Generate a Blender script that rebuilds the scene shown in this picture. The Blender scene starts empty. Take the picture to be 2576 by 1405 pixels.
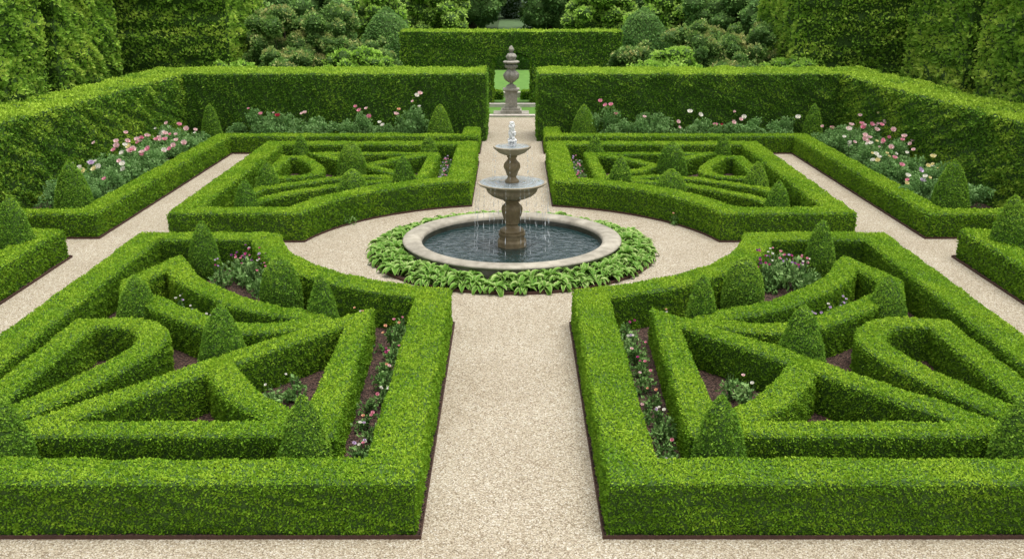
import bpy, math, numpy as np
from mathutils import Vector
rng = np.random.default_rng(11)
sc = bpy.context.scene
COL = sc.collection

# ---------------------------------------------------------------- materials
def newmat(name):
    m = bpy.data.materials.new(name); m.use_nodes = True
    nt = m.node_tree; nt.nodes.clear()
    out = nt.nodes.new('ShaderNodeOutputMaterial')
    return m, nt, out
def nd(nt, t, **k):
    n = nt.nodes.new(t)
    for a, v in k.items(): setattr(n, a, v)
    return n
def ramp(nt, stops):
    r = nd(nt, 'ShaderNodeValToRGB'); e = r.color_ramp.elements
    while len(e) < len(stops): e.new(0.5)
    for i, (p, c) in enumerate(stops):
        e[i].position = p; e[i].color = (c[0], c[1], c[2], 1)
    return r
def leafmat(name, c0, c1, c2, trans=0.25, rough=0.6, spec=0.15):
    m, nt, out = newmat(name)
    at = nd(nt, 'ShaderNodeAttribute'); at.attribute_name = 'tint'
    r = ramp(nt, [(0.0, c0), (0.5, c1), (1.0, c2)])
    nt.links.new(at.outputs['Fac'], r.inputs['Fac'])
    p = nd(nt, 'ShaderNodeBsdfPrincipled'); p.inputs['Roughness'].default_value = rough
    p.inputs['Specular IOR Level'].default_value = spec
    t = nd(nt, 'ShaderNodeBsdfTranslucent')
    mx = nd(nt, 'ShaderNodeMixShader'); mx.inputs[0].default_value = trans
    nt.links.new(r.outputs[0], p.inputs['Base Color']); nt.links.new(r.outputs[0], t.inputs['Color'])
    nt.links.new(p.outputs[0], mx.inputs[1]); nt.links.new(t.outputs[0], mx.inputs[2])
    nt.links.new(mx.outputs[0], out.inputs['Surface'])
    return m
def surfmat(name, stops, scale, rough=0.8, bump=0.3, bdist=0.02, kind='noise', detail=8, spec=0.3, big=None):
    m, nt, out = newmat(name)
    tc = nd(nt, 'ShaderNodeTexCoord')
    if kind == 'noise':
        n = nd(nt, 'ShaderNodeTexNoise'); n.inputs['Scale'].default_value = scale
        n.inputs['Detail'].default_value = detail; n.inputs['Roughness'].default_value = 0.65
        fac = n.outputs['Fac']; h = fac
    else:
        n = nd(nt, 'ShaderNodeTexVoronoi'); n.inputs['Scale'].default_value = scale
        sp = nd(nt, 'ShaderNodeSeparateColor'); nt.links.new(n.outputs['Color'], sp.inputs[0])
        fac = sp.outputs[0]; h = n.outputs['Distance']
    nt.links.new(tc.outputs['Object'], n.inputs['Vector'])
    r = ramp(nt, stops); nt.links.new(fac, r.inputs['Fac'])
    col = r.outputs[0]
    p = nd(nt, 'ShaderNodeBsdfPrincipled'); p.inputs['Roughness'].default_value = rough
    p.inputs['Specular IOR Level'].default_value = spec
    if big:
        n2 = nd(nt, 'ShaderNodeTexNoise'); n2.inputs['Scale'].default_value = big[0]; n2.inputs['Detail'].default_value = 6
        nt.links.new(tc.outputs['Object'], n2.inputs['Vector'])
        r2 = ramp(nt, [(0.3, (big[1],) * 3), (0.7, (big[2],) * 3)]); nt.links.new(n2.outputs['Fac'], r2.inputs['Fac'])
        mm = nd(nt, 'ShaderNodeMix'); mm.data_type = 'RGBA'; mm.blend_type = 'MULTIPLY'; mm.inputs['Factor'].default_value = 1
        nt.links.new(col, mm.inputs['A']); nt.links.new(r2.outputs[0], mm.inputs['B']); col = mm.outputs['Result']
    nt.links.new(col, p.inputs['Base Color'])
    b = nd(nt, 'ShaderNodeBump'); b.inputs['Strength'].default_value = bump; b.inputs['Distance'].default_value = bdist
    if kind != 'noise': b.invert = True
    nt.links.new(h, b.inputs['Height']); nt.links.new(b.outputs[0], p.inputs['Normal'])
    nt.links.new(p.outputs[0], out.inputs['Surface'])
    return m

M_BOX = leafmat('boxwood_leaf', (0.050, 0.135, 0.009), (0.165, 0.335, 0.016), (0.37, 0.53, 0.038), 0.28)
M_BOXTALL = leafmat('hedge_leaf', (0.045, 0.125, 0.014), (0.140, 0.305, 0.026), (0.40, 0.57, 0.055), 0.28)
M_YEW = leafmat('yew_leaf', (0.050, 0.135, 0.014), (0.155, 0.320, 0.028), (0.34, 0.51, 0.05), 0.26)
M_HORN = leafmat('hornbeam_leaf', (0.080, 0.190, 0.022), (0.280, 0.500, 0.055), (0.60, 0.75, 0.12), 0.35)
M_DARK = leafmat('dark_tree_leaf', (0.050, 0.120, 0.034), (0.155, 0.310, 0.075), (0.34, 0.53, 0.14), 0.30)
M_LIME = leafmat('lime_tree_leaf', (0.14, 0.30, 0.03), (0.36, 0.60, 0.08), (0.55, 0.76, 0.17), 0.38)
M_RHODO = leafmat('shrub_leaf', (0.08, 0.17, 0.04), (0.23, 0.40, 0.09), (0.52, 0.50, 0.19), 0.28)
M_GREY = leafmat('rose_leaf', (0.06, 0.14, 0.035), (0.16, 0.32, 0.085), (0.32, 0.49, 0.19), 0.25)
M_BED = leafmat('bedding_leaf', (0.06, 0.13, 0.035), (0.15, 0.30, 0.07), (0.32, 0.48, 0.17), 0.25)
M_HOSTA = leafmat('hosta_leaf', (0.045, 0.13, 0.014), (0.15, 0.32, 0.035), (0.58, 0.68, 0.28), 0.28)
M_HAZE = leafmat('hazed_distant_leaf', (0.20, 0.28, 0.22), (0.34, 0.44, 0.35), (0.48, 0.56, 0.47), 0.2)  # aerial haze put into the leaf colour of the far trees
M_BODY = surfmat('hedge_inside', [(0.3, (0.022, 0.052, 0.008)), (0.7, (0.06, 0.125, 0.018))], 30)  # dark core colour stands in for shade deep between the leaves
M_BARK = surfmat('bark', [(0.3, (0.03, 0.022, 0.015)), (0.7, (0.09, 0.07, 0.05))], 12, bump=0.6)
M_STEM = surfmat('green_stem', [(0.3, (0.05, 0.10, 0.03)), (0.7, (0.10, 0.17, 0.05))], 20)
M_SOIL = surfmat('mulch_soil', [(0.2, (0.018, 0.010, 0.007)), (0.5, (0.060, 0.032, 0.023)), (0.85, (0.13, 0.075, 0.055))], 45, bump=1.0, bdist=0.03, kind='voronoi')
M_EDGE = surfmat('rusted_steel', [(0.3, (0.045, 0.024, 0.018)), (0.7, (0.10, 0.050, 0.036))], 25, bump=0.1)
M_LAWN = surfmat('lawn_grass', [(0.3, (0.07, 0.17, 0.022)), (0.7, (0.125, 0.265, 0.040))], 3, bump=0.4)
M_RIDE = surfmat('shaded_rough_grass', [(0.3, (0.055, 0.10, 0.036)), (0.7, (0.10, 0.17, 0.065))], 1.5, bump=0.6)  # shade put into the grass colour, duller than the open lawn
M_WOOD = surfmat('woodland_floor', [(0.3, (0.02, 0.04, 0.012)), (0.7, (0.05, 0.085, 0.025))], 2, bump=0.5)
M_STONE = surfmat('weathered_stone', [(0.25, (0.22, 0.20, 0.155)), (0.5, (0.345, 0.315, 0.25)), (0.75, (0.46, 0.425, 0.345))], 5, bump=0.25, bdist=0.012, big=(1.3, 0.66, 1.1))
M_BOWL = surfmat('damp_bowl_stone', [(0.25, (0.18, 0.148, 0.092)), (0.5, (0.285, 0.24, 0.16)), (0.8, (0.42, 0.365, 0.265))], 4, bump=0.15, bdist=0.01, big=(2, 0.8, 1.1), rough=0.6)
M_BRONZE = surfmat('mossy_carved_stone', [(0.25, (0.11, 0.080, 0.038)), (0.5, (0.195, 0.147, 0.074)), (0.8, (0.32, 0.255, 0.145))], 5, bump=0.2, bdist=0.01, rough=0.55, spec=0.4)
M_URN = surfmat('lichen_stone', [(0.25, (0.17, 0.160, 0.13)), (0.5, (0.31, 0.292, 0.245)), (0.8, (0.46, 0.44, 0.375))], 8, bump=0.5)
M_PALE = surfmat('pale_stone', [(0.3, (0.42, 0.38, 0.33)), (0.7, (0.60, 0.55, 0.50))], 6, bump=0.1)
M_POOLWALL = surfmat('wet_pool_wall', [(0.3, (0.015, 0.018, 0.014)), (0.7, (0.05, 0.05, 0.035))], 8, rough=0.3)

def gravelmat():
    m, nt, out = newmat('pea_gravel')
    tc = nd(nt, 'ShaderNodeTexCoord')
    v = nd(nt, 'ShaderNodeTexVoronoi'); v.inputs['Scale'].default_value = 64
    nt.links.new(tc.outputs['Object'], v.inputs['Vector'])
    sp = nd(nt, 'ShaderNodeSeparateColor'); nt.links.new(v.outputs['Color'], sp.inputs[0])
    r = ramp(nt, [(0.0, (0.22, 0.175, 0.12)), (0.25, (0.375, 0.322, 0.232)), (0.6, (0.47, 0.417, 0.318)), (0.85, (0.55, 0.505, 0.41)), (1.0, (0.65, 0.625, 0.56))])
    nt.links.new(sp.outputs[0], r.inputs['Fac'])
    dr = ramp(nt, [(0.0, (1, 1, 1)), (0.45, (0.95, 0.95, 0.95)), (0.8, (0.5, 0.46, 0.42))])
    nt.links.new(v.outputs['Distance'], dr.inputs['Fac'])
    m1 = nd(nt, 'ShaderNodeMix'); m1.data_type = 'RGBA'; m1.blend_type = 'MULTIPLY'; m1.inputs['Factor'].default_value = 1
    nt.links.new(r.outputs[0], m1.inputs['A']); nt.links.new(dr.outputs[0], m1.inputs['B'])
    n2 = nd(nt, 'ShaderNodeTexNoise'); n2.inputs['Scale'].default_value = 0.6; n2.inputs['Detail'].default_value = 7; n2.inputs['Roughness'].default_value = 0.55
    nt.links.new(tc.outputs['Object'], n2.inputs['Vector'])
    r2 = ramp(nt, [(0.3, (0.89, 0.87, 0.83)), (0.7, (1.05, 1.05, 1.04))]); nt.links.new(n2.outputs['Fac'], r2.inputs['Fac'])
    m2 = nd(nt, 'ShaderNodeMix'); m2.data_type = 'RGBA'; m2.blend_type = 'MULTIPLY'; m2.inputs['Factor'].default_value = 1
    nt.links.new(m1.outputs['Result'], m2.inputs['A']); nt.links.new(r2.outputs[0], m2.inputs['B'])
    p = nd(nt, 'ShaderNodeBsdfPrincipled'); p.inputs['Roughness'].default_value = 0.85; p.inputs['Specular IOR Level'].default_value = 0.2
    nt.links.new(m2.outputs['Result'], p.inputs['Base Color'])
    b = nd(nt, 'ShaderNodeBump'); b.invert = True; b.inputs['Strength'].default_value = 0.7; b.inputs['Distance'].default_value = 0.010
    nt.links.new(v.outputs['Distance'], b.inputs['Height']); nt.links.new(b.outputs[0], p.inputs['Normal'])
    nt.links.new(p.outputs[0], out.inputs['Surface'])
    return m
M_GRAVEL = gravelmat()

def watermat(name, ringscale, ringamp, col, spec=0.5, bs=0.3):
    m, nt, out = newmat(name)
    tc = nd(nt, 'ShaderNodeTexCoord')
    ln = nd(nt, 'ShaderNodeVectorMath', operation='LENGTH')
    nt.links.new(tc.outputs['Object'], ln.inputs[0])
    nz = nd(nt, 'ShaderNodeTexNoise'); nz.inputs['Scale'].default_value = 6.0; nz.inputs['Detail'].default_value = 3; nz.inputs['Distortion'].default_value = 0.8
    nt.links.new(tc.outputs['Object'], nz.inputs['Vector'])
    a = nd(nt, 'ShaderNodeMath', operation='MULTIPLY'); a.inputs[1].default_value = ringscale
    nt.links.new(ln.outputs['Value'], a.inputs[0])
    a2 = nd(nt, 'ShaderNodeMath', operation='MULTIPLY_ADD'); a2.inputs[1].default_value = 9.0
    nt.links.new(nz.outputs['Fac'], a2.inputs[0]); nt.links.new(a.outputs[0], a2.inputs[2])
    s = nd(nt, 'ShaderNodeMath', operation='SINE'); nt.links.new(a2.outputs[0], s.inputs[0])
    a3 = nd(nt, 'ShaderNodeMath', operation='MULTIPLY_ADD'); a3.inputs[1].default_value = 2.6
    nt.links.new(nz.outputs['Fac'], a3.inputs[0])
    s2 = nd(nt, 'ShaderNodeMath', operation='MULTIPLY'); s2.inputs[1].default_value = ringamp
    nt.links.new(s.outputs[0], s2.inputs[0]); nt.links.new(s2.outputs[0], a3.inputs[2])
    b = nd(nt, 'ShaderNodeBump'); b.inputs['Strength'].default_value = bs; b.inputs['Distance'].default_value = 0.05
    nt.links.new(a3.outputs[0], b.inputs['Height'])
    p = nd(nt, 'ShaderNodeBsdfPrincipled'); p.inputs['Base Color'].default_value = (*col, 1)
    p.inputs['Roughness'].default_value = 0.03; p.inputs['Specular IOR Level'].default_value = spec
    nt.links.new(b.outputs[0], p.inputs['Normal']); nt.links.new(p.outputs[0], out.inputs['Surface'])
    return m
M_WATER = watermat('pool_water', 20.0, 0.12, (0.010, 0.030, 0.030), 0.7, 0.45)
M_BOWLW = watermat('bowl_water', 40.0, 0.3, (0.24, 0.28, 0.29), 0.8, 0.5)
def plain(name, col, rough=0.5, alpha=1.0, trans=0.0):
    m, nt, out = newmat(name)
    p = nd(nt, 'ShaderNodeBsdfPrincipled'); p.inputs['Roughness'].default_value = rough
    n = nd(nt, 'ShaderNodeTexNoise'); n.inputs['Scale'].default_value = 25
    r = ramp(nt, [(0.3, [c * 0.9 for c in col]), (0.7, col)]); nt.links.new(n.outputs['Fac'], r.inputs['Fac'])
    nt.links.new(r.outputs[0], p.inputs['Base Color'])
    p.inputs['Alpha'].default_value = alpha
    if trans:
        t = nd(nt, 'ShaderNodeBsdfTranslucent'); nt.links.new(r.outputs[0], t.inputs['Color'])
        mx = nd(nt, 'ShaderNodeMixShader'); mx.inputs[0].default_value = trans
        nt.links.new(p.outputs[0], mx.inputs[1]); nt.links.new(t.outputs[0], mx.inputs[2]); nt.links.new(mx.outputs[0], out.inputs['Surface'])
    else: nt.links.new(p.outputs[0], out.inputs['Surface'])
    return m
M_FOAM = plain('white_water_foam', (0.99, 0.99, 0.98), 0.15, trans=0.12)
M_DROP = plain('water_drops', (0.92, 0.95, 0.96), 0.15, alpha=0.6)
PETAL = {k: plain('petal_' + k, c, 0.6, trans=0.3) for k, c in dict(pink=(0.88, 0.42, 0.52), blush=(0.92, 0.70, 0.69), white=(0.93, 0.91, 0.82),
        peach=(0.94, 0.60, 0.40), red=(0.50, 0.04, 0.08), purple=(0.34, 0.09, 0.34), lilac=(0.72, 0.58, 0.76), yellow=(0.92, 0.84, 0.48), magenta=(0.62, 0.10, 0.32)).items()}

# ---------------------------------------------------------------- mesh helpers
def make_mesh(name, V, Q, mats, midx=None, tint=None, smooth=False):
    me = bpy.data.meshes.new(name)
    V = np.ascontiguousarray(V, dtype=np.float32); Q = np.ascontiguousarray(Q, dtype=np.int32)
    me.vertices.add(len(V)); me.vertices.foreach_set('co', V.ravel())
    me.loops.add(Q.size); me.loops.foreach_set('vertex_index', Q.ravel())
    me.polygons.add(len(Q)); me.polygons.foreach_set('loop_start', np.arange(0, Q.size, 4, dtype=np.int32))
    for m in mats: me.materials.append(m)
    if midx is not None: me.polygons.foreach_set('material_index', np.ascontiguousarray(midx, dtype=np.int32))
    me.polygons.foreach_set('use_smooth', np.full(len(Q), smooth, dtype=bool))
    if tint is not None:
        a = me.attributes.new('tint', 'FLOAT', 'POINT'); a.data.foreach_set('value', np.ascontiguousarray(tint, dtype=np.float32))
    me.update(calc_edges=True)
    return me
def add(name, me, loc=(0, 0, 0), parent=None, label=None, category=None, group=None, kind=None, rot=0.0, scale=None):
    o = bpy.data.objects.new(name, me); COL.objects.link(o); o.location = loc; o.rotation_euler = (0, 0, rot)
    if scale is not None: o.scale = (scale,) * 3 if np.isscalar(scale) else scale
    if parent is not None: o.parent = parent
    if label: o['label'] = label
    if category: o['category'] = category
    if group: o['group'] = group
    if kind: o['kind'] = kind
    return o
AN = np.array([1.0, 1.0, 1.0])
def lump(P, wl, seed, k=6):
    r = np.random.default_rng(seed)
    D = r.normal(size=(k, 3)); D /= np.linalg.norm(D, axis=1)[:, None]
    D *= (2 * math.pi / (wl * r.uniform(0.6, 1.6, size=k)))[:, None]
    ph = r.uniform(0, 6.28, size=k)
    return np.sin((P * AN) @ D.T + ph).sum(1) / k * 1.6
def grid_index(nu, nv, off=0, closed=False):
    i = np.arange(nu if closed else nu - 1)[:, None]; j = np.arange(nv - 1)[None, :]
    i2 = (i + 1) % nu
    q = np.stack([i * nv + j, i * nv + j + 1, i2 * nv + j + 1, i2 * nv + j], -1).reshape(-1, 4)
    return q + off
def displace(G, amp, wl, seed):
    if amp == 0: return G
    du = np.gradient(G, axis=0); dv = np.gradient(G, axis=1)
    N = np.cross(dv, du); l = np.linalg.norm(N, axis=2, keepdims=True)
    N = np.where(l > 1e-9, N / np.maximum(l, 1e-9), 0)
    n = lump(G.reshape(-1, 3), wl, seed).reshape(G.shape[:2])[..., None]
    return G + N * n * amp
def nrm(a): return a / np.maximum(np.linalg.norm(a, axis=1, keepdims=True), 1e-9)
def leaves(QP, L, cov, r, seed, W=0.6, jit=0.40, out=0.42, tuft=0.012, tuftwl=0.10, tb=0.45, topb=0.24, spread=0.085, big=0.14, up=0.15, bigwl=1.5):
    e1 = QP[:, 2] - QP[:, 0]; e2 = QP[:, 1] - QP[:, 3]
    ar = 0.5 * np.linalg.norm(np.cross(e1, e2), axis=1)
    n = int(ar.sum() * cov / (0.5 * W * L * L))
    fi = r.choice(len(QP), size=n, p=ar / ar.sum())
    u = r.random(n)[:, None]; v = r.random(n)[:, None]
    q = QP[fi]
    P = (q[:, 0] * (1 - u) + q[:, 1] * u) * (1 - v) + (q[:, 3] * (1 - u) + q[:, 2] * u) * v
    N = nrm(np.cross(q[:, 1] - q[:, 0] + q[:, 2] - q[:, 3], q[:, 3] - q[:, 0] + q[:, 2] - q[:, 1]))
    tf = lump(P, tuftwl, seed, 7)
    P = P + N * (tf * tuft + r.normal(size=n) * L * 0.12)[:, None]
    t = nrm(nrm(r.normal(size=(n, 3))) + N * out + np.array([0, 0, up]))
    ln = N * 0.9 + nrm(r.normal(size=(n, 3))) * jit * 1.4
    ln = nrm(ln - t * (ln * t).sum(1)[:, None])
    s = np.cross(ln, t)
    Ls = (L * r.uniform(0.7, 1.3, size=n))[:, None]
    V = np.empty((n, 4, 3))
    V[:, 0] = P; V[:, 1] = P + t * Ls * 0.5 + s * Ls * W * 0.5 + ln * Ls * 0.1
    V[:, 2] = P + t * Ls; V[:, 3] = P + t * Ls * 0.5 - s * Ls * W * 0.5 + ln * Ls * 0.1
    tint = tb + spread * r.normal(size=n) + 0.18 * tf + big * lump(P, bigwl, seed + 5) + topb * N[:, 2]  # topb brightens up-facing leaves: fresh growth plus top light put into the tint
    return V.reshape(-1, 3), np.clip(np.repeat(tint, 4), 0, 1)
def foliage(name, grids, L, cov, mat, seed, body=True, **kw):
    r = np.random.default_rng(seed)
    Vs, Qs, off = [], [], 0
    QP = []
    for G, closed in grids:
        q = grid_index(G.shape[0], G.shape[1], 0, closed); v = G.reshape(-1, 3)
        QP.append(v[q]); Vs.append(v); Qs.append(q + off); off += len(v)
    QP = np.concatenate(QP)
    if body: V = np.concatenate(Vs); Q = np.concatenate(Qs)
    else: V = np.zeros((0, 3)); Q = np.zeros((0, 4), int)
    LV, lt = leaves(QP, L, cov, r, seed, **kw)
    nl = len(LV) // 4
    LQ = np.arange(nl * 4).reshape(-1, 4) + len(V)
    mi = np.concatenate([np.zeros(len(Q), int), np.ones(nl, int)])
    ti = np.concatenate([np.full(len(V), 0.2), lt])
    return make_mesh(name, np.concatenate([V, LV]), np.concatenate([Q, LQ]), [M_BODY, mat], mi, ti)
def sweep(path, w, h, closed, step=0.18, z0=0.0):
    P = np.array(path, float); n = len(P)
    def dirn(a, b): d = b - a; return d / np.linalg.norm(d)
    M = np.zeros((n, 2))
    for i in range(n):
        if closed or 0 < i < n - 1:
            a = dirn(P[i - 1], P[i]); b = dirn(P[i], P[(i + 1) % n])
        elif i == 0: a = b = dirn(P[0], P[1])
        else: a = b = dirn(P[-2], P[-1])
        n1 = np.array([-a[1], a[0]]); n2 = np.array([-b[1], b[0]])
        m = (n1 + n2) / max(1 + n1 @ n2, 0.25)
        l = np.linalg.norm(m)
        if l > 2.2: m *= 2.2 / l
        M[i] = m
    C, MM = [], []
    segs = n if closed else n - 1
    for i in range(segs):
        j = (i + 1) % n; k = max(1, int(math.ceil(np.linalg.norm(P[j] - P[i]) / step)))
        for t in np.arange(k) / k:
            C.append(P[i] * (1 - t) + P[j] * t); MM.append(M[i] * (1 - t) + M[j] * t)
    if not closed: C.append(P[-1]); MM.append(M[-1])
    C = np.array(C); MM = np.array(MM)
    k = max(2, int(round(h / step / 1.3))); kt = max(2, int(round(w / step / 1.3)))
    c = min(0.03, w * 0.08)
    prof = [(1, z) for z in np.linspace(0, h - c, k + 1)] + [((1 - 2 * c / w) * a, h) for a in np.linspace(1, -1, kt + 1)] + [(-1, z) for z in np.linspace(h - c, 0, k + 1)]
    o = np.array([a for a, _ in prof]) * w / 2; z = np.array([b for _, b in prof]) + z0
    G = np.zeros((len(C), len(prof), 3))
    G[:, :, :2] = C[:, None, :] + MM[:, None, :] * o[None, :, None]; G[:, :, 2] = z[None, :]
    if not closed:
        def cap(c, like):
            g = like.copy(); g[:, :2] = c; return g[None]
        G = np.concatenate([cap(C[0], G[0]), G, cap(C[-1], G[-1])])
    return G
def hedge(name, paths, w, h, L=0.045, cov=1.65, mat=None, seed=1, label='', category='hedge', group=None, amp=0.020, wl=0.6, step=0.18, **kw):
    grids = []
    for k, (p, c) in enumerate(paths):
        G = sweep(p, w, h - 0.011 * k, c, step)
        grids.append((displace(G, amp, wl, seed + k), c))
    me = foliage(name, grids, L, cov, mat or M_BOX, seed, **kw)
    return add(name, me, label=label, category=category, group=group)
def catmull(pts, n=5):
    P = np.array(pts, float); P = np.vstack([2 * P[0] - P[1], P, 2 * P[-1] - P[-2]]); out = []
    for i in range(1, len(P) - 2):
        for t in np.arange(n) / n:
            out.append(0.5 * ((2 * P[i]) + (-P[i - 1] + P[i + 1]) * t + (2 * P[i - 1] - 5 * P[i] + 4 * P[i + 1] - P[i + 2]) * t * t + (-P[i - 1] + 3 * P[i] - 3 * P[i + 1] + P[i + 2]) * t ** 3))
    out.append(P[-2]); return [tuple(a) for a in out]
def lathe(prof, n=48, mod=None):
    th = -np.arange(n) * 2 * math.pi / n
    r = np.array([a for a, _ in prof]); z = np.array([b for _, b in prof])
    G = np.zeros((n, len(prof), 3)); rr = np.tile(r[None], (n, 1))
    if mod is not None: rr = rr * mod(th[:, None], z[None, :])
    G[:, :, 0] = rr * np.cos(th)[:, None]; G[:, :, 1] = rr * np.sin(th)[:, None]; G[:, :, 2] = z[None]
    return G
def grids_mesh(name, grids, mats, smooth=True):
    Vs, Qs, off = [], [], 0
    for k, (G, c) in enumerate(grids):
        v = G.reshape(-1, 3); q = grid_index(G.shape[0], G.shape[1], off, c)
        Vs.append(v); Qs.append(q); off += len(v)
    return make_mesh(name, np.concatenate(Vs), np.concatenate(Qs), mats, None, None, smooth)
def boxgrid(x0, x1, y0, y1, z0, z1):
    c = [(x0, y0), (x0, y1), (x1, y1), (x1, y0)]
    cx, cy = (x0 + x1) / 2, (y0 + y1) / 2
    G = np.zeros((4, 4, 3))
    for i, (x, y) in enumerate(c):
        G[i, 0] = (cx, cy, z0); G[i, 1] = (x, y, z0); G[i, 2] = (x, y, z1); G[i, 3] = (cx, cy, z1)
    return (G, True)
def tube(pts, rad, n=7):
    P = np.array(pts, float); G = np.zeros((n, len(P), 3)); th = np.arange(n) * 2 * math.pi / n
    for i in range(len(P)):
        d = P[min(i + 1, len(P) - 1)] - P[max(i - 1, 0)]; d /= np.linalg.norm(d)
        a = np.cross(d, [1, 0.2, 0]); a /= np.linalg.norm(a); b = np.cross(d, a)
        G[:, i] = P[i] + rad[i] * (np.cos(th)[:, None] * a + np.sin(th)[:, None] * b)
    return (G, True)
def polysheet(name, pts, z, mat, kind='structure'):
    me = bpy.data.meshes.new(name); me.from_pydata([(a, b, z) for a, b in pts], [], [tuple(range(len(pts)))])
    me.materials.append(mat); me.update()
    if me.polygons[0].normal.z < 0: me.flip_normals()
    return add(name, me, kind=kind)
def offset_poly(pts, d):
    P = np.array(pts, float); n = len(P)
    A = 0.5 * np.sum(P[:, 0] * np.roll(P[:, 1], -1) - np.roll(P[:, 0], -1) * P[:, 1]); sgn = 1 if A > 0 else -1
    out = []
    for i in range(n):
        a = P[i] - P[i - 1]; a /= np.linalg.norm(a); b = P[(i + 1) % n] - P[i]; b /= np.linalg.norm(b)
        n1 = np.array([a[1], -a[0]]) * sgn; n2 = np.array([b[1], -b[0]]) * sgn
        m = (n1 + n2) / max(1 + n1 @ n2, 0.3); out.append(tuple(P[i] + m * d))
    return out
def strip(name, pts, z1, label, closed=True, t=0.008):
    G = sweep([tuple(p) for p in pts], t, z1, closed, 50)
    me = grids_mesh(name, [(G, closed)], [M_EDGE], False)
    return add(name, me, label=label, category='edging', group='steel edging strips around the beds')
def mir(pts, s): return [(p[0] * s, p[1]) for p in pts]

# ---------------------------------------------------------------- ground
polysheet('ground', [(-300, -40), (300, -40), (300, 420), (-300, 420)], 0.0, M_WOOD)
polysheet('gravel_path', [(-15, -6), (15, -6), (15, 35.5), (1.4, 35.5), (1.4, 41.4), (-1.4, 41.4), (-1.4, 35.5), (-15, 35.5)], 0.004, M_GRAVEL)
polysheet('lawn', [(-7, 41.4), (7, 41.4), (7, 60), (-7, 60)], 0.008, M_LAWN)
polysheet('grass_ride', [(-1.3, 63), (1.3, 63), (1.3, 150), (-1.3, 150)], 0.008, M_RIDE)

# ---------------------------------------------------------------- parterres
CY = 21.5
def arc(r, a0, a1, n=18, cy=CY): return [(r * math.cos(a), cy + r * math.sin(a)) for a in np.linspace(a0, a1, n)]
a_in = math.atan2(16.77 - CY, -1.05); a_out = math.atan2(20.6 - CY, -4.75)
if a_out > 0: a_out -= 2 * math.pi
front = [(-1.05, 9.95)] + arc(4.84, a_in, a_out) + [(-7.65, 20.6), (-7.65, 9.95)]
b0 = math.atan2(0.8, -4.66); b1 = math.atan2(4.28, -1.08)
backarc = []
for t in np.linspace(0, 1, 18):
    rr = 4.73 - 0.31 * math.sin(t * math.pi / 2); a = b0 + (b1 - b0) * t
    backarc.append((rr * math.cos(a), CY + rr * math.sin(a)))
back = [(-7.62, 22.3)] + backarc + [(-1.08, 31.75), (-7.55, 31.75)]

A = [(-2.42, 15.5), (-2.34, 11.42), (-5.9, 11.39), (-4.75, 12.75), (-4.17, 13.50), (-3.36, 14.45)]
B = catmull([(-4.17, 13.63), (-3.83, 12.98), (-3.29, 12.19), (-2.6, 11.6)], 4)
C = [(-6.74, 11.9), (-6.68, 15.25), (-6.05, 15.32)] + catmull([(-5.72, 15.15), (-5.44, 14.75), (-5.38, 14.2), (-5.62, 13.3), (-6.26, 11.85)], 4)
D = catmull([(-6.36, 18.75), (-5.85, 17.75), (-5.09, 16.86), (-4.23, 16.11), (-3.3, 15.68)], 4) + catmull([(-3.0, 15.35), (-3.91, 15.05), (-4.6, 15.22), (-5.3, 15.74), (-5.9, 16.3), (-6.45, 16.75)], 4) + [(-6.72, 17.55)]
def bk(p): return (p[0] * 0.985, 31.75 - (p[1] - 9.95) * 0.885)

seed = 100
for s in (1, -1):
    for kind, poly in (('f', front), ('b', back)):
        near = kind == 'f'
        pl = mir(poly, s)
        polysheet('soil_bed', offset_poly(pl, 0.055), 0.03, M_SOIL)
        strip('metal_edging', offset_poly(pl, 0.06), 0.05, 'low rusty steel edging strip around clipped hedge bed')
        seed += 10
        L = 0.034 if near else 0.046
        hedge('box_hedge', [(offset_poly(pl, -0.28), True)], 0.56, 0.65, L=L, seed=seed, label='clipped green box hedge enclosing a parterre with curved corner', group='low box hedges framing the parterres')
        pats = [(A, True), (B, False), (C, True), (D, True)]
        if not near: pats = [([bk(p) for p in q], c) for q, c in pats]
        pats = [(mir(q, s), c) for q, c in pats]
        hedge('knot_hedge', pats, 0.42 if near else 0.29, 0.60 if near else 0.51, L=L, seed=seed + 3, label='interlaced clipped box hedge in curved and triangular knot shapes', group='knot pattern hedges inside the parterres', amp=0.015)

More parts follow.
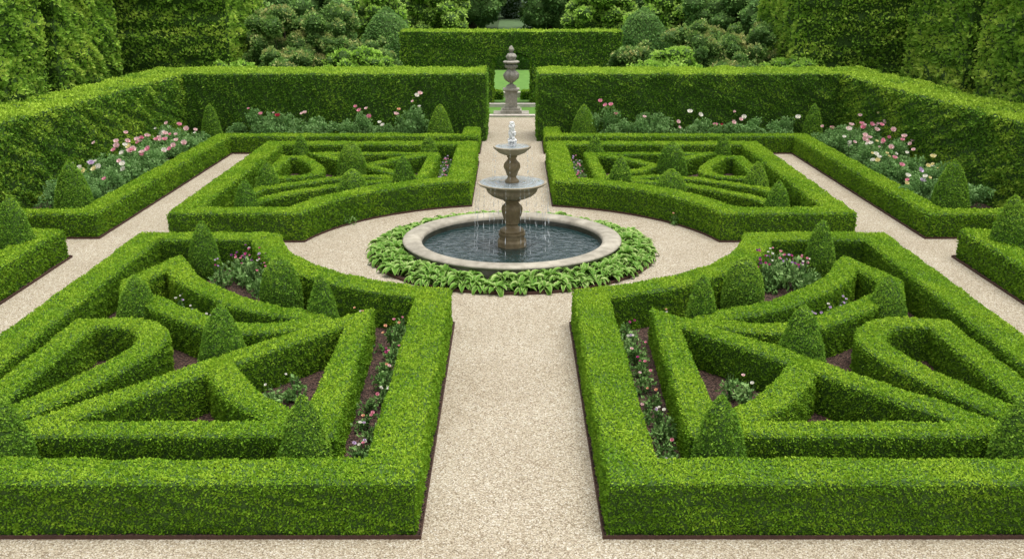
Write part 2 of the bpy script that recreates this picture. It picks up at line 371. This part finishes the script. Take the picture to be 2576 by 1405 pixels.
for s in (1, -1):
    seed += 10
    bl = [(-14.5, 22.85), (-9.62, 22.85), (-9.38, 33.55), (-1.35, 33.55), (-1.35, 35.2)]
    pl = mir(bl, s)
    hedge('border_hedge', [(pl, False)], 0.5, 0.56, L=0.050, seed=seed, label='low clipped box hedge edging the rose border', group='low hedges edging the outer flower borders')
    bed = mir([(-15, 22.54), (-9.31, 22.54), (-9.08, 33.24), (-1.04, 33.24), (-1.04, 35.8), (-15, 35.8)], s)
    polysheet('soil_bed', bed, 0.03, M_SOIL); strip('metal_edging', mir([(-15, 22.53), (-9.30, 22.53), (-9.07, 33.23), (-1.03, 33.23), (-1.03, 35.6)], s), 0.05, 'low rusty steel edging strip along rose border', closed=False)
    seed += 10
    bl = [(-14.5, 20.7), (-9.65, 20.7), (-9.75, 9.0)]
    hedge('border_hedge', [(mir(bl, s), False)], 0.55, 0.62, L=0.048, seed=seed, label='low clipped box hedge turning a square corner beside gravel', group='low hedges edging the outer flower borders')
    polysheet('soil_bed', mir([(-15, 21.03), (-9.31, 21.03), (-9.41, 8.9), (-15, 8.9)], s), 0.03, M_SOIL)
    strip('metal_edging', mir([(-15, 21.04), (-9.30, 21.04), (-9.40, 8.9)], s), 0.05, 'low rusty steel edging strip along border bed', closed=False)
    seed += 10
    hedge('tall_hedge', [(mir([(-0.92, 36.75), (-11.2, 36.75)], s), False)], 2.1, 2.30, L=0.072, cov=1.6, seed=seed, mat=M_BOXTALL, amp=0.04, wl=0.8, step=0.3, tuft=0.03, tuftwl=0.2, topb=0.45, tb=0.42,
          label='tall square-clipped dark green hedge beside the path opening', group='tall clipped hedges enclosing the garden')
    seed += 10
    AN = np.array([0.8, 0.8, 1.4])
    hedge('tall_hedge', [(mir([(-11.85, 37.8), (-12.55, 30), (-13.55, 19.5)], s), False)], 1.6, 2.28, L=0.078, cov=1.6, seed=seed, mat=M_BOXTALL, amp=0.06, wl=0.9, step=0.25, tuft=0.045, tuftwl=0.25, topb=0.35, tb=0.57, big=0.22, spread=0.12,
          label='long tall clipped hedge behind the rose border', group='tall clipped hedges enclosing the garden')
    AN = np.array([0.55, 0.55, 1.5])
    for (p, w, h) in (([(-17.6, 21), (-17.6, 32.4)], 6.4, 8.0), ([(-17.5, 33.8), (-17.5, 39.0)], 5.8, 7.6), ([(-14.6, 40.6), (-14.6, 46.5)], 7.4, 7.0)):
        seed += 10
        hedge('hornbeam_block', [(mir(p, s), False)], w, h, L=0.14, cov=1.6, seed=seed, mat=M_HORN, amp=0.15, wl=0.9, step=0.25, tuft=0.08, tuftwl=0.35, topb=0.3, tb=0.52, out=0.7, up=0.3, big=0.26, jit=0.6, spread=0.12,
              label='very tall clipped leafy hornbeam screen with dense foliage', category='clipped tree', group='tall clipped hornbeam screens')
    AN = np.array([1.0, 1.0, 1.0])

# ---------------------------------------------------------------- topiary
def topiary_mesh(R, H, seed, egg=False, L=0.045):
    t = np.linspace(0, 1, 14)
    if egg: r = R * (1 - t ** 2.6) ** 0.55
    else: r = R * (1 - t ** 1.75) ** 0.70
    r = r * (1 - 0.12 * np.exp(-t * 12)); r[-1] = 0.005
    G = lathe(list(zip(r, t * H)), 26)
    G = displace(G, 0.012, 0.35, seed)
    return foliage('topiary', [(G, True)], L, 1.9, M_YEW, seed, tuft=0.007, tuftwl=0.08, topb=0.32, up=0.2, jit=0.35, spread=0.07)
tops = [(-2.42, 10.98, 0.33, 1.18, 0), (-5.95, 10.98, 0.37, 1.2, 0), (-4.25, 14.22, 0.37, 1.19, 0), (-3.08, 15.9, 0.27, 1.13, 0),
        (-4.05, 17.25, 0.36, 1.05, 1), (-6.25, 16.35, 0.36, 0.98, 0), (-6.05, 19.55, 0.31, 1.13, 0)]
btops = [(-6.35, 30.9, 0.27, 0.97, 0), (-2.5, 30.9, 0.30, 0.97, 0), (-4.42, 28.2, 0.40, 1.2, 1), (-2.8, 26.3, 0.34, 1.18, 0), (-3.95, 25.2, 0.38, 1.03, 1), (-6.35, 26.4, 0.35, 0.99, 0), (-6.1, 23.2, 0.33, 1.17, 0),
         (-10.05, 34.5, 0.35, 1.42, 0), (-2.4, 34.55, 0.45, 1.38, 0), (-10.4, 24.0, 0.46, 1.48, 0), (-9.98, 20.05, 0.42, 1.52, 0)]
for LL, lst in ((0.034, tops), (0.043, btops)):
    for i, (x, y, R, H, egg) in enumerate(lst):
        for s in (1, -1):
            seed += 1
            add('topiary_cone', topiary_mesh(R, H, seed, egg, LL), (x * s, y, 0.03), label='rounded clipped yew egg among low hedges' if egg else 'pointed clipped yew cone among low hedges', category='topiary', group='clipped topiary cones', rot=rng.uniform(0, 6))

# ---------------------------------------------------------------- arch hedge
def plane(f, us, vs):
    G = np.zeros((len(us), len(vs), 3))
    for i, u in enumerate(us):
        for j, v in enumerate(vs): G[i, j] = f(u, v)
    return (displace(G, 0.04, 0.8, 77), False)
X0, X1, Y0, Y1, HT, HW, HA, HS = -4.72, 4.62, 44.9, 46.3, 3.08, 0.86, 2.25, 1.9
def az(x): return HS + (HA - HS) * math.sqrt(max(0, 1 - (x / HW) ** 2))
gs = []
tv = np.linspace(0, 1, 11)
for a, b in ((X0, -HW), (HW, X1)):
    us = np.linspace(b, a, 14)
    gs.append(plane(lambda u, v: (u, Y0, v * HT), us, tv)); gs.append(plane(lambda u, v: (u, Y1, v * HT), us[::-1], tv))
us = np.linspace(HW, -HW, 9)
gs.append(plane(lambda u, v: (u, Y0, az(u) * (1 - v) + v * HT), us, tv)); gs.append(plane(lambda u, v: (u, Y1, az(u) * (1 - v) + v * HT), us[::-1], tv))
ys = np.linspace(Y0, Y1, 5)
gs.append(plane(lambda u, v: (u, v, az(u)), us, ys[::-1]))
gs.append(plane(lambda u, v: (v, u, HT), ys, np.linspace(X0, X1, 30)))
for x, z1, o in ((X0, HT, 1), (X1, HT, -1), (-HW, HS, -1), (HW, HS, 1)):
    gs.append(plane(lambda u, v: (x, u, v * z1), ys[::o], tv))
add('arch_hedge', foliage('arch_hedge', gs, 0.09, 1.6, M_BOXTALL, 901, tuft=0.03, tuftwl=0.2, topb=0.4, tb=0.52), label='tall clipped hedge with arched opening in its centre', category='hedge')

# ---------------------------------------------------------------- shrubs and trees
def sphere_grid(c, r, seed, n=9, m=6, sq=1.0, amp=0.15):
    ph = np.linspace(-math.pi / 2, math.pi / 2, m + 1)
    G = lathe([(max(0.001, r * math.cos(a)), r * sq * math.sin(a)) for a in ph], n)
    G = displace(G, r * amp, r * 0.9, seed)
    return (G + np.array(c), True)
def clump_tree(name, loc, h, R, base, mat, seed, L=0.2, nclump=40, cr=0.32, cov=1.0, label='', category='tree', group=None, trunk_r=None, cone=False, **kw):
    r = np.random.default_rng(seed)
    e = add(name, None, loc, label=label, category=category, group=group)
    grids = []; cz = (h + base) / 2; hz = (h - base) / 2
    ends = []
    for i in range(nclump):
        d = r.normal(size=3); d /= np.linalg.norm(d); rad = r.uniform(0.55, 0.92) if i > nclump // 4 else r.uniform(0.1, 0.5)
        zz = cz + d[2] * hz * rad
        k = 1.0
        if cone: k = max(0.15, 1 - (zz - base) / (h - base)) * 1.3
        p = np.array([d[0] * R * rad * k, d[1] * R * rad * k, zz]); ends.append(p)
        grids.append(sphere_grid(p, R * cr * r.uniform(0.7, 1.25) * (0.6 + 0.4 * k), seed + i, sq=r.uniform(0.6, 0.85)))
    me = foliage('crown', grids, L, cov, mat, seed, tuft=L * 0.8, tuftwl=L * 3, **kw)
    add('crown', me, parent=e)
    tr = trunk_r or h * 0.022
    tg = [tube([(0, 0, -0.1), (0.03 * h * 0.3, 0, h * 0.25), (0, 0.02 * h, h * 0.5), (0, 0, h * 0.8)], [tr * 1.3, tr, tr * 0.7, tr * 0.2])]
    for k in range(6):
        p = ends[r.integers(len(ends))]; z = min(h * 0.55, max(base * 0.7, h * 0.12)) * r.uniform(0.6, 1.1)
        tg.append(tube([(0, 0, z), tuple(np.array([p[0] * 0.5, p[1] * 0.5, (z + p[2]) / 2 - 0.05 * h])), tuple(p)], [tr * 0.55, tr * 0.35, tr * 0.1], 6))
    add('trunk', grids_mesh('trunk', tg, [M_BARK]), parent=e)
    return e
shr = [(-9.3, 43.0, 4.2, 1.8, 0), (-7.3, 42.6, 4.0, 1.6, 0), (-8.5, 40.3, 2.8, 1.3, 0), (-6.3, 40.8, 2.9, 1.3, 1), (-5.3, 43.2, 3.1, 1.1, 0), (-5.0, 40.2, 2.4, 0.95, 1), (-10.4, 40.0, 2.5, 1.2, 1)]
for x, y, h, R, lm in shr:
    for s in (1, -1):
        seed += 13
        x2 = x * s + rng.uniform(-.3, .3)
        clump_tree('flowering_shrub', (x2, y + rng.uniform(-.3, .3), 0), h * rng.uniform(0.92, 1.08), R, 0.3, M_LIME if lm else M_RHODO, seed, L=0.12, nclump=70, cr=0.21, cov=1.4,
                   label='loose fresh green shrub with airy foliage' if lm else 'loose evergreen shrub with bronze-tipped leaf clusters', category='shrub', group='shrubs beyond the tall hedge', big=0.36, bigwl=0.9, spread=0.15, tb=0.36, topb=0.25, jit=0.8, out=0.9)
for s in (1, -1):
    seed += 3
    t = np.linspace(0, 1, 12)
    G = lathe([(1.35 * (1 - a ** 2.6) ** 0.5 + 0.004, a * 3.75) for a in t], 22); G = displace(G, 0.08, 0.9, seed)
    add('yew_dome', foliage('yew_dome', [(G, True)], 0.12, 1.5, M_DARK, seed, topb=0.35, tb=0.35), (-6.0 * s if s == 1 else 6.3, 51, 0), label='large rounded clipped dark yew dome', category='topiary', group='clipped yew domes')
for x, y, h, R, m in [(-4.6, 66, 5.4, 2.0, M_LIME), (5.3, 64, 5.6, 2.1, M_LIME), (-8.0, 60, 5.6, 2.0, M_LIME), (8.8, 60, 5.6, 2.2, M_LIME)]:
    seed += 17
    clump_tree('lime_tree', (x, y, 0), h, R, 0.3, m, seed, L=0.17, nclump=100, cr=0.22, label='broad fresh green deciduous tree behind the hedges', group='background trees', topb=0.35, tb=0.65, big=0.3, bigwl=2, out=0.9, jit=0.8)
for x, y, h, R in [(-10.8, 56, 6, 2.4), (-14, 53, 6.5, 2.8), (-17, 56, 12, 3.6), (-22, 52, 12, 3.8), (11.6, 57, 6, 2.4), (14.4, 53, 6.5, 2.8), (17.5, 56, 12, 3.6), (22.5, 52, 12, 3.8), (-12, 64, 11, 3.6), (13, 65, 11, 3.6), (-6.3, 77, 11, 3), (7.0, 77, 11, 3)]:
    seed += 17
    clump_tree('woodland_tree', (x, y, 0), h, R, 0.4, M_DARK, seed, L=0.18, nclump=100, cr=0.23, label='dark green woodland tree with dense crown', group='background trees', topb=0.35, tb=0.55, big=0.35, bigwl=2)
for y in (76, 86, 98, 112, 128):
    for s in (1, -1):
        seed += 17
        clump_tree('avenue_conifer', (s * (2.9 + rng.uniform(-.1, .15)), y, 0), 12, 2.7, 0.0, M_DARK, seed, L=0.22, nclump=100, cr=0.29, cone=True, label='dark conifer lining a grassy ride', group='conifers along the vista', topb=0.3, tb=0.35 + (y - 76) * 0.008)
gr = []
r5 = np.random.default_rng(5)
for i in range(230):
    x = r5.uniform(5, 75) * (1 if i % 2 else -1); y = r5.uniform(88, 110)
    gr.append(sphere_grid((x, y, r5.uniform(0, 11)), r5.uniform(1.6, 3.2), 3000 + i, n=10))
add('far_woodland', foliage('far_woodland', gr, 0.4, 1.0, M_DARK, 4000, topb=0.3, tb=0.5, tuft=0.2, tuftwl=1.5, big=0.3, bigwl=4), kind='stuff')
gr = []
for i in range(110):
    gr.append(sphere_grid((r5.uniform(-7, 7), r5.uniform(114, 150), r5.uniform(0, 6)), r5.uniform(0.8, 1.6), 3300 + i, n=10))
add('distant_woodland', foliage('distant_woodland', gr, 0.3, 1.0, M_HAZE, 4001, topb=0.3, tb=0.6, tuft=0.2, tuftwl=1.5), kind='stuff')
hedge('lawn_hedge', [([(-7, 61), (7, 61)], False)], 1.2, 1.0, L=0.12, seed=5001, mat=M_BOXTALL, tb=0.2, label='low dark hedge closing the far lawn')

# ---------------------------------------------------------------- fountain
FX, FY = 0.0, 21.5
fe = add('fountain', None, (FX, FY, 0), label='two-tiered carved stone fountain with round pool and jet', category='fountain')
basin = [(2.24, 0.0), (2.24, 0.22), (2.26, 0.25), (2.32, 0.265), (2.345, 0.29), (2.335, 0.315), (2.30, 0.33), (2.20, 0.338), (2.10, 0.340), (2.03, 0.335), (1.97, 0.315), (1.935, 0.285), (1.93, 0.24)]
add('basin', grids_mesh('basin', [(lathe(basin, 128), True)], [M_STONE]), parent=fe)
add('basin_lining', grids_mesh('basin_lining', [(lathe([(1.93, 0.24), (1.92, 0.22), (1.91, 0.0)], 96), True)], [M_POOLWALL]), parent=fe)
add('pool_water', grids_mesh('pool_water', [(lathe([(1.918, 0), (0.01, 0)], 96), True)], [M_WATER]), (0, 0, 0.14), parent=fe)
add('plinth', grids_mesh('plinth', [(lathe([(0.33, 0.05), (0.33, 0.24), (0.31, 0.27), (0.285, 0.29), (0.285, 0.38), (0.31, 0.40), (0.31, 0.44), (0.0, 0.44)], 8), True)], [M_BRONZE], False), parent=fe, rot=math.pi / 8)
flute = lambda n, a, z0, z1: (lambda th, z: 1 + a * np.cos(n * th) * ((z > z0) & (z < z1)))
st = [(0.25, 0.44), (0.26, 0.48), (0.22, 0.52), (0.15, 0.555), (0.125, 0.60), (0.15, 0.63), (0.15, 0.65), (0.16, 0.70), (0.19, 0.80), (0.215, 0.92), (0.205, 1.00), (0.16, 1.06), (0.135, 1.09), (0.165, 1.11), (0.19, 1.14), (0.15, 1.17), (0.15, 1.22)]
st = catmull(st, 3)
add('stem', grids_mesh('stem', [(lathe(st, 72, flute(10, 0.05, 0.66, 1.04)), True)], [M_BRONZE]), parent=fe)
lb = [(0.15, 1.16), (0.28, 1.18), (0.42, 1.24), (0.51, 1.32), (0.53, 1.37), (0.50, 1.40), (0.53, 1.42), (0.63, 1.45), (0.71, 1.487), (0.74, 1.515), (0.74, 1.53), (0.715, 1.537), (0.69, 1.53), (0.64, 1.50), (0.0, 1.47)]
add('lower_bowl', grids_mesh('lower_bowl', [(lathe(lb, 144, flute(28, 0.03, 1.17, 1.38)), True)], [M_BOWL]), parent=fe)
add('lower_bowl_water', grids_mesh('lower_bowl_water', [(lathe([(0.69, 0), (0.1, 0)], 64), True)], [M_BOWLW]), (0, 0, 1.525), parent=fe)
us_ = catmull([(0.14, 1.47), (0.15, 1.55), (0.11, 1.60), (0.09, 1.64), (0.105, 1.68), (0.13, 1.76), (0.165, 1.84), (0.155, 1.92), (0.105, 1.99), (0.085, 2.03), (0.11, 2.07), (0.10, 2.12)], 3)
add('upper_stem', grids_mesh('upper_stem', [(lathe(us_, 60, flute(8, 0.06, 1.66, 1.96)), True)], [M_BRONZE]), parent=fe)
ub = [(0.09, 2.10), (0.18, 2.115), (0.27, 2.155), (0.34, 2.21), (0.39, 2.255), (0.40, 2.275), (0.395, 2.292), (0.375, 2.297), (0.35, 2.285), (0.0, 2.26)]
add('upper_bowl', grids_mesh('upper_bowl', [(lathe(ub, 96, flute(20, 0.03, 2.12, 2.2)), True)], [M_BOWL]), parent=fe)
add('upper_bowl_water', grids_mesh('upper_bowl_water', [(lathe([(0.355, 0), (0.01, 0)], 48), True)], [M_BOWLW]), (0, 0, 2.288), parent=fe)
r6 = np.random.default_rng(66); gj = []
for i in range(480):
    t = r6.random() ** 0.9; z = 2.29 + 0.49 * t; sp = 0.085 * (1 - 0.5 * t); a = r6.uniform(0, 6.28); d = sp * math.sqrt(r6.random()) * (1 + 0.2 * math.sin(z * 40))
    gj.append(sphere_grid((d * math.cos(a), d * math.sin(a), z), r6.uniform(0.010, 0.024), 7000 + i, n=7, m=5, sq=1.1, amp=0.1))
add('water_jet', grids_mesh('water_jet', gj, [M_FOAM]), parent=fe)
def stream(R0, z0, z1, v, seed):
    r = np.random.default_rng(seed); T = math.sqrt((z0 - z1) / 4.9); ts = np.linspace(0, T, 46)
    pts = [(R0 + v * t + r.normal() * 0.005, r.normal() * 0.005, z0 - 4.9 * t * t - 0.0005 * i) for i, t in enumerate(ts)]
    rad = [0.0006 + max(0, math.sin(i * 1.3 + r.normal() * 0.8)) ** 2 * 0.0085 * (0.4 + 0.6 * i / 46) for i in range(46)]
    return grids_mesh('water_stream', [tube(pts, rad, 6)], [M_DROP])
SM = [stream(0.74, 1.525, 0.15, 0.10 + 0.04 * k, 40 + k) for k in range(4)]; SU = [stream(0.40, 2.285, 1.53, 0.12, 50 + k) for k in range(2)]
for k in range(26): add('water_stream', SM[k % 4], parent=fe, rot=2 * math.pi * k / 26 + rng.normal() * 0.09)
for k in range(8): add('water_stream', SU[k % 2], parent=fe, rot=2 * math.pi * k / 8 + rng.normal() * 0.15)

polysheet('soil_bed', arc(3.04, 0, 2 * math.pi, 97)[:-1], 0.03, M_SOIL)
strip('metal_edging', arc(3.05, 0, 2 * math.pi, 97)[:-1], 0.065, 'round rusty steel edging strip around hosta bed')
def hosta_mesh(seed):
    r = np.random.default_rng(seed); Vs, Qs, T, off = [], [], [], 0
    n = 34; nu, nv = 7, 5
    for i in range(n):
        ring = i / n; az_ = i * 2.399 + r.normal() * 0.25
        ln = (0.18 + 0.14 * ring) * r.uniform(0.8, 1.2); w = ln * r.uniform(0.36, 0.48)
        el = math.radians(82 - 44 * ring + r.normal() * 8)
        G = np.zeros((nu, nv, 3)); tt = np.zeros((nu, nv))
        x = 0.02; z = 0.03; e = el; tn = r.normal() * 0.11
        for a in range(nu):
            t = a / (nu - 1)
            ww = w * (math.sin(math.pi * min(1, t * 0.93 + 0.05)) ** 0.9) * (1 - 0.25 * t) if a < nu - 1 else 0.002
            for b in range(nv):
                c = (b / (nv - 1) - 0.5)
                G[a, b] = (x - 0.25 * abs(c) * ww * math.sin(e), c * ww, z + abs(c) * ww * 0.5 * math.cos(e))
                tt[a, b] = (0.78 if abs(c) > 0.4 else (0.25 if abs(c) < 0.05 else 0.42)) + tn
            x += ln / (nu - 1) * math.cos(e); z += ln / (nu - 1) * math.sin(e); e -= math.radians(17 + 5 * ring)
        ca, sa = math.cos(az_), math.sin(az_); g = G.reshape(-1, 3)
        g = np.stack([g[:, 0] * ca - g[:, 1] * sa, g[:, 0] * sa + g[:, 1] * ca, g[:, 2]], 1)
        Vs.append(g); Qs.append(grid_index(nu, nv, off)); T.append(tt.ravel()); off += len(g)
    return make_mesh('hosta', np.concatenate(Vs), np.concatenate(Qs), [M_HOSTA], None, np.clip(np.concatenate(T), 0, 1), True)
hm = [hosta_mesh(i) for i in (1, 2, 3, 4)]
for R, n, off, sz, zs in ((2.90, 46, 0, 0.95, 0.95), (2.71, 44, 0.05, 1.0, 1.15), (2.50, 42, 0.1, 1.05, 1.35)):
    for i in range(n):
        a = 2 * math.pi * i / n + off + rng.normal() * 0.025; rr = R + rng.normal() * 0.03; k = sz * rng.uniform(0.8, 1.18)
        add('hosta', hm[rng.integers(4)], (rr * math.cos(a), FY + rr * math.sin(a), 0.03), label='pale green hosta with cream-edged leaves', category='plant', group='hostas ringing the fountain pool', rot=rng.uniform(0, 6.28), scale=(k, k, k * zs))

# ---------------------------------------------------------------- urn monument
ue = add('stone_urn_monument', None, (-0.03, 42.2, 0), label='weathered carved stone urn with finial on square pedestal', category='monument')
ped = [boxgrid(-.72, .72, -.5, .5, 0, .10), boxgrid(-.42, .42, -.42, .42, .10, .22), boxgrid(-.35, .35, -.35, .35, .22, .30), boxgrid(-.24, .24, -.24, .24, .30, .95), boxgrid(-.28, .28, -.28, .28, .95, 1.0), boxgrid(-.33, .33, -.33, .33, 1.0, 1.06), boxgrid(-.21, .21, -.21, .21, 1.06, 1.16)]
add('pedestal', grids_mesh('pedestal', ped, [M_URN], False), parent=ue)
up = catmull([(0.16, 1.16), (0.17, 1.18), (0.08, 1.24), (0.07, 1.28), (0.15, 1.34), (0.26, 1.46), (0.29, 1.58), (0.25, 1.70), (0.17, 1.78), (0.16, 1.83), (0.22, 1.90), (0.24, 1.97), (0.19, 2.03), (0.20, 2.06)], 3)
add('urn', grids_mesh('urn', [(displace(lathe(up, 60, flute(8, 0.12, 1.3, 1.98)), 0.02, 0.12, 9), True)], [M_URN]), parent=ue)
fin = catmull([(0.30, 2.06), (0.33, 2.10), (0.30, 2.14), (0.15, 2.17), (0.17, 2.24), (0.20, 2.32), (0.14, 2.42), (0.055, 2.47), (0.09, 2.53), (0.11, 2.60), (0.08, 2.67), (0.03, 2.74), (0.0, 2.75)], 3)
add('finial', grids_mesh('finial', [(displace(lathe(fin, 40, flute(6, 0.08, 2.18, 2.45)), 0.012, 0.12, 19), True)], [M_URN]), parent=ue)
for (y, z) in ((41.45, 0.08), (44.4, 0.14), (47.6, 0.24)):
    me = grids_mesh('stone_step', [boxgrid(-1.6, 1.6, y, y + 0.35, 0, z)], [M_PALE], False)
    add('stone_step', me, label='long pale stone step crossing the vista', category='step', group='pale stone steps beyond the opening')
for s in (1, -1):
    hedge('dwarf_hedge', [([(s * 0.45, 47.1), (s * 1.7, 47.1)], False)], 0.5, 0.35, L=0.08, seed=5100 + s, label='dwarf box hedge beside the stone steps', group='dwarf hedges by the monument')

# ---------------------------------------------------------------- flowers
def bloom_mesh(mat, R, seed):
    r = np.random.default_rng(seed); gs = []
    for lay, (rr, el, n) in enumerate(((1.0, 0.25, 6), (0.75, 0.75, 5), (0.45, 1.2, 4))):
        for k in range(n):
            a = k * 2 * math.pi / n + lay * 0.5 + r.normal() * 0.1
            G = np.zeros((4, 3, 3))
            for u in range(4):
                t = u / 3; w = R * rr * 0.9 * math.sin(math.pi * (0.15 + 0.75 * t)); e = el + t * 0.4
                for v in range(3):
                    c = v - 1
                    x = R * rr * t * math.cos(e) - abs(c) * 0.1 * R; z = R * rr * t * math.sin(e) + abs(c) * 0.15 * R; y = c * w * 0.6
                    G[u, v] = (x * math.cos(a) - y * math.sin(a), x * math.sin(a) + y * math.cos(a), z)
            gs.append((G, False))
    return grids_mesh('rose_bloom', gs, [mat])
BL = {k: bloom_mesh(m, 0.080, i) for i, (k, m) in enumerate(PETAL.items())}
def bush_mesh(seed, R, H, L, mat, n=15):
    r = np.random.default_rng(seed); gs = []
    for i in range(n):
        a = r.uniform(0, 6.28); d = R * r.uniform(0.1, 0.95); z = H * r.uniform(0.2, 0.95) * (1 - 0.25 * d / R)
        gs.append(sphere_grid((d * math.cos(a), d * math.sin(a), z), R * r.uniform(0.18, 0.38), seed + i, n=7, m=5))
    return foliage('leafy_stems', gs, L, 0.9, mat, seed, body=False, jit=1.0, tuft=L * 1.3, tuftwl=L * 4, out=0.9)
def stems_mesh(seed, R, H, n=9):
    r = np.random.default_rng(seed); tg = []
    for i in range(n):
        a = r.uniform(0, 6.28); d = R * r.uniform(0.3, 0.9)
        tg.append(tube([(0, 0, 0), (d * .4 * math.cos(a), d * .4 * math.sin(a), H * .5), (d * math.cos(a), d * math.sin(a), H * .95)], [0.009, 0.007, 0.003], 5))
    return grids_mesh('stem', tg, [M_STEM])
RB = [(bush_mesh(600 + 20 * i, 0.45, 0.85, 0.065, M_GREY), stems_mesh(600 + i, 0.4, 0.85)) for i in range(5)]
def rose(x, y, cols, sc, nb, hgt=1.0):
    v = RB[rng.integers(5)]
    e = add('rose_bush', None, (x, y, 0.03), label='leafy rose bush with %s blooms in the border' % cols[0], category='rose bush', group='roses in the flower borders')
    z = rng.uniform(0, 6.28)
    add('foliage', v[0], parent=e, rot=z, scale=(sc, sc, sc * hgt)); add('stem', v[1], parent=e, rot=z, scale=(sc, sc, sc * hgt))
    for k in range(nb):
        a = rng.uniform(0, 6.28); d = rng.uniform(0.05, 0.45) * sc
        b = add('bloom', BL[cols[rng.integers(len(cols))]], (d * math.cos(a), d * math.sin(a), sc * hgt * rng.uniform(0.72, 1.10)), parent=e, scale=rng.uniform(0.7, 1.6))
        b.rotation_euler = (rng.uniform(0.2, 0.9), 0, rng.uniform(-0.9, 0.9))
for s in (1, -1):
    pal_back = [['white', 'blush'], ['red', 'pink'], ['peach', 'blush'], ['peach', 'yellow'], ['pink', 'blush'], ['pink', 'red'], ['pink', 'white']]
    for x in np.arange(-9.3, -3.0, 0.62):
        c = pal_back[rng.integers(len(pal_back))]
        rose((x + rng.uniform(-.15, .15)) * s, 34.75 + rng.uniform(-.3, .3), c, rng.uniform(0.85, 1.15), int(rng.choice([0, 1, 2, 4])), rng.uniform(0.85, 1.4))
    for y in np.arange(25.0, 34.0, 0.65):
        for k in (0, 1):
            c = [['white', 'yellow'], ['blush', 'pink'], ['white', 'blush'], ['pink', 'blush'], ['white', 'lilac']][rng.integers(5)]
            rose((-10.3 - 0.85 * k + rng.uniform(-.15, .15)) * s, y + rng.uniform(-.2, .2), c, rng.uniform(0.85, 1.15), int(rng.choice([1, 2, 3, 5])) if y > 27 else int(rng.choice([0, 1, 1, 3])), rng.uniform(0.75, 1.2))
    for y, x in ((19.5, -10.9), (18.6, -10.6), (17.5, -10.7), (19.0, -11.5)):
        rose(x * s, y, ['pink', 'blush'], 1.0, 4)
SB = [(bush_mesh(900 + 20 * i, 0.18, 0.26, 0.055, M_BED, 8), stems_mesh(900 + i, 0.15, 0.3, 6)) for i in range(4)]
def bedding(x, y, cols, sc=1.0, nb=3, hg=1.0):
    v = SB[rng.integers(4)]
    e = add('bedding_plant', None, (x, y, 0.03), label='small leafy bedding plant with %s flowers on dark mulch' % cols[0], category='flower', group='bedding plants inside the parterres')
    z = rng.uniform(0, 6.28)
    add('foliage', v[0], parent=e, rot=z, scale=(sc, sc, sc * hg)); add('stem', v[1], parent=e, rot=z, scale=(sc, sc, sc * hg))
    for k in range(nb):
        a = rng.uniform(0, 6.28); d = rng.uniform(0.02, 0.15) * sc
        b = add('bloom', BL[cols[rng.integers(len(cols))]], (d * math.cos(a), d * math.sin(a), sc * hg * rng.uniform(0.26, 0.36)), parent=e, scale=rng.uniform(0.3, 0.5))
        b.rotation_euler = (rng.uniform(0.1, 0.8), 0, rng.uniform(-0.8, 0.8))
for s in (1, -1):
    for y in np.arange(10.9, 16.3, 0.42):
        c = [['pink', 'magenta'], ['pink', 'blush'], ['lilac', 'white'], ['peach', 'pink']][rng.integers(4)]
        bedding((-1.88 + rng.uniform(-.07, .07)) * s, y + rng.uniform(-.08, .08), c, rng.uniform(0.75, 1.35), int(rng.integers(0, 5)))
    for y in np.arange(26.6, 31, 0.5): bedding((-1.88) * s, y, ['pink', 'lilac'], 1.1, 4)
    for k in range(11):
        bedding((-5.1 + rng.uniform(-.55, .5)) * s, 18.9 + rng.uniform(-.55, .6), [['purple', 'magenta'], ['pink', 'white'], ['magenta', 'lilac']][k % 3], rng.uniform(1.1, 1.7), 4, 1.3)
    for x, y in ((-5.5, 16.75), (-5.1, 16.35), (-5.8, 17.2)): bedding(x * s, y, ['lilac', 'white'], 1.0, 4)
    for x, y in ((-3.1, 13.6), (-3.3, 13.25)): bedding(x * s, y, ['white', 'blush'], 1.2, 1)
    bedding(-4.2 * s, 12.15, ['white', 'pink'], 0.8, 2)
    for x, y in ((-3.3, 17.2), (-2.6, 16.6), (-5.3, 24.0), (-4.6, 24.7), (-3.9, 23.9)): bedding(x * s, y, ['white', 'peach'], 0.9, 3)

# ---------------------------------------------------------------- camera, light, world
cam = bpy.data.cameras.new('camera'); co = bpy.data.objects.new('camera', cam); COL.objects.link(co)
co.location = (0, 0, 6.0); co.rotation_euler = (math.radians(90 - 17.14), 0, 0)
cam.sensor_width = 36; cam.lens = 36.34; cam.clip_end = 1000; cam.clip_start = 0.1
sc.camera = co
to_sun = Vector((0.15, 0.0, 1.0)).normalized()
sl = bpy.data.lights.new('sun', 'SUN'); sl.energy = 2.6; sl.angle = math.radians(40); sl.color = (1.0, 0.965, 0.90)
so = bpy.data.objects.new('sun', sl); COL.objects.link(so); so.rotation_euler = to_sun.to_track_quat('Z', 'Y').to_euler()
w = bpy.data.worlds.new('World'); sc.world = w; w.use_nodes = True
nt = w.node_tree; bg = nt.nodes['Background']
sky = nt.nodes.new('ShaderNodeTexSky'); sky.sky_type = 'NISHITA'; sky.sun_disc = False
sky.sun_elevation = math.asin(to_sun.z); sky.sun_rotation = math.atan2(to_sun.x, to_sun.y)
sky.dust_density = 4.0
hs = nt.nodes.new('ShaderNodeHueSaturation'); hs.inputs['Saturation'].default_value = 0.2; hs.inputs['Value'].default_value = 1.55
nt.links.new(sky.outputs[0], hs.inputs['Color']); nt.links.new(hs.outputs[0], bg.inputs['Color'])
bg.inputs['Strength'].default_value = 0.15
sc.view_settings.view_transform = 'Standard'; sc.view_settings.look = 'None'; sc.view_settings.exposure = 0
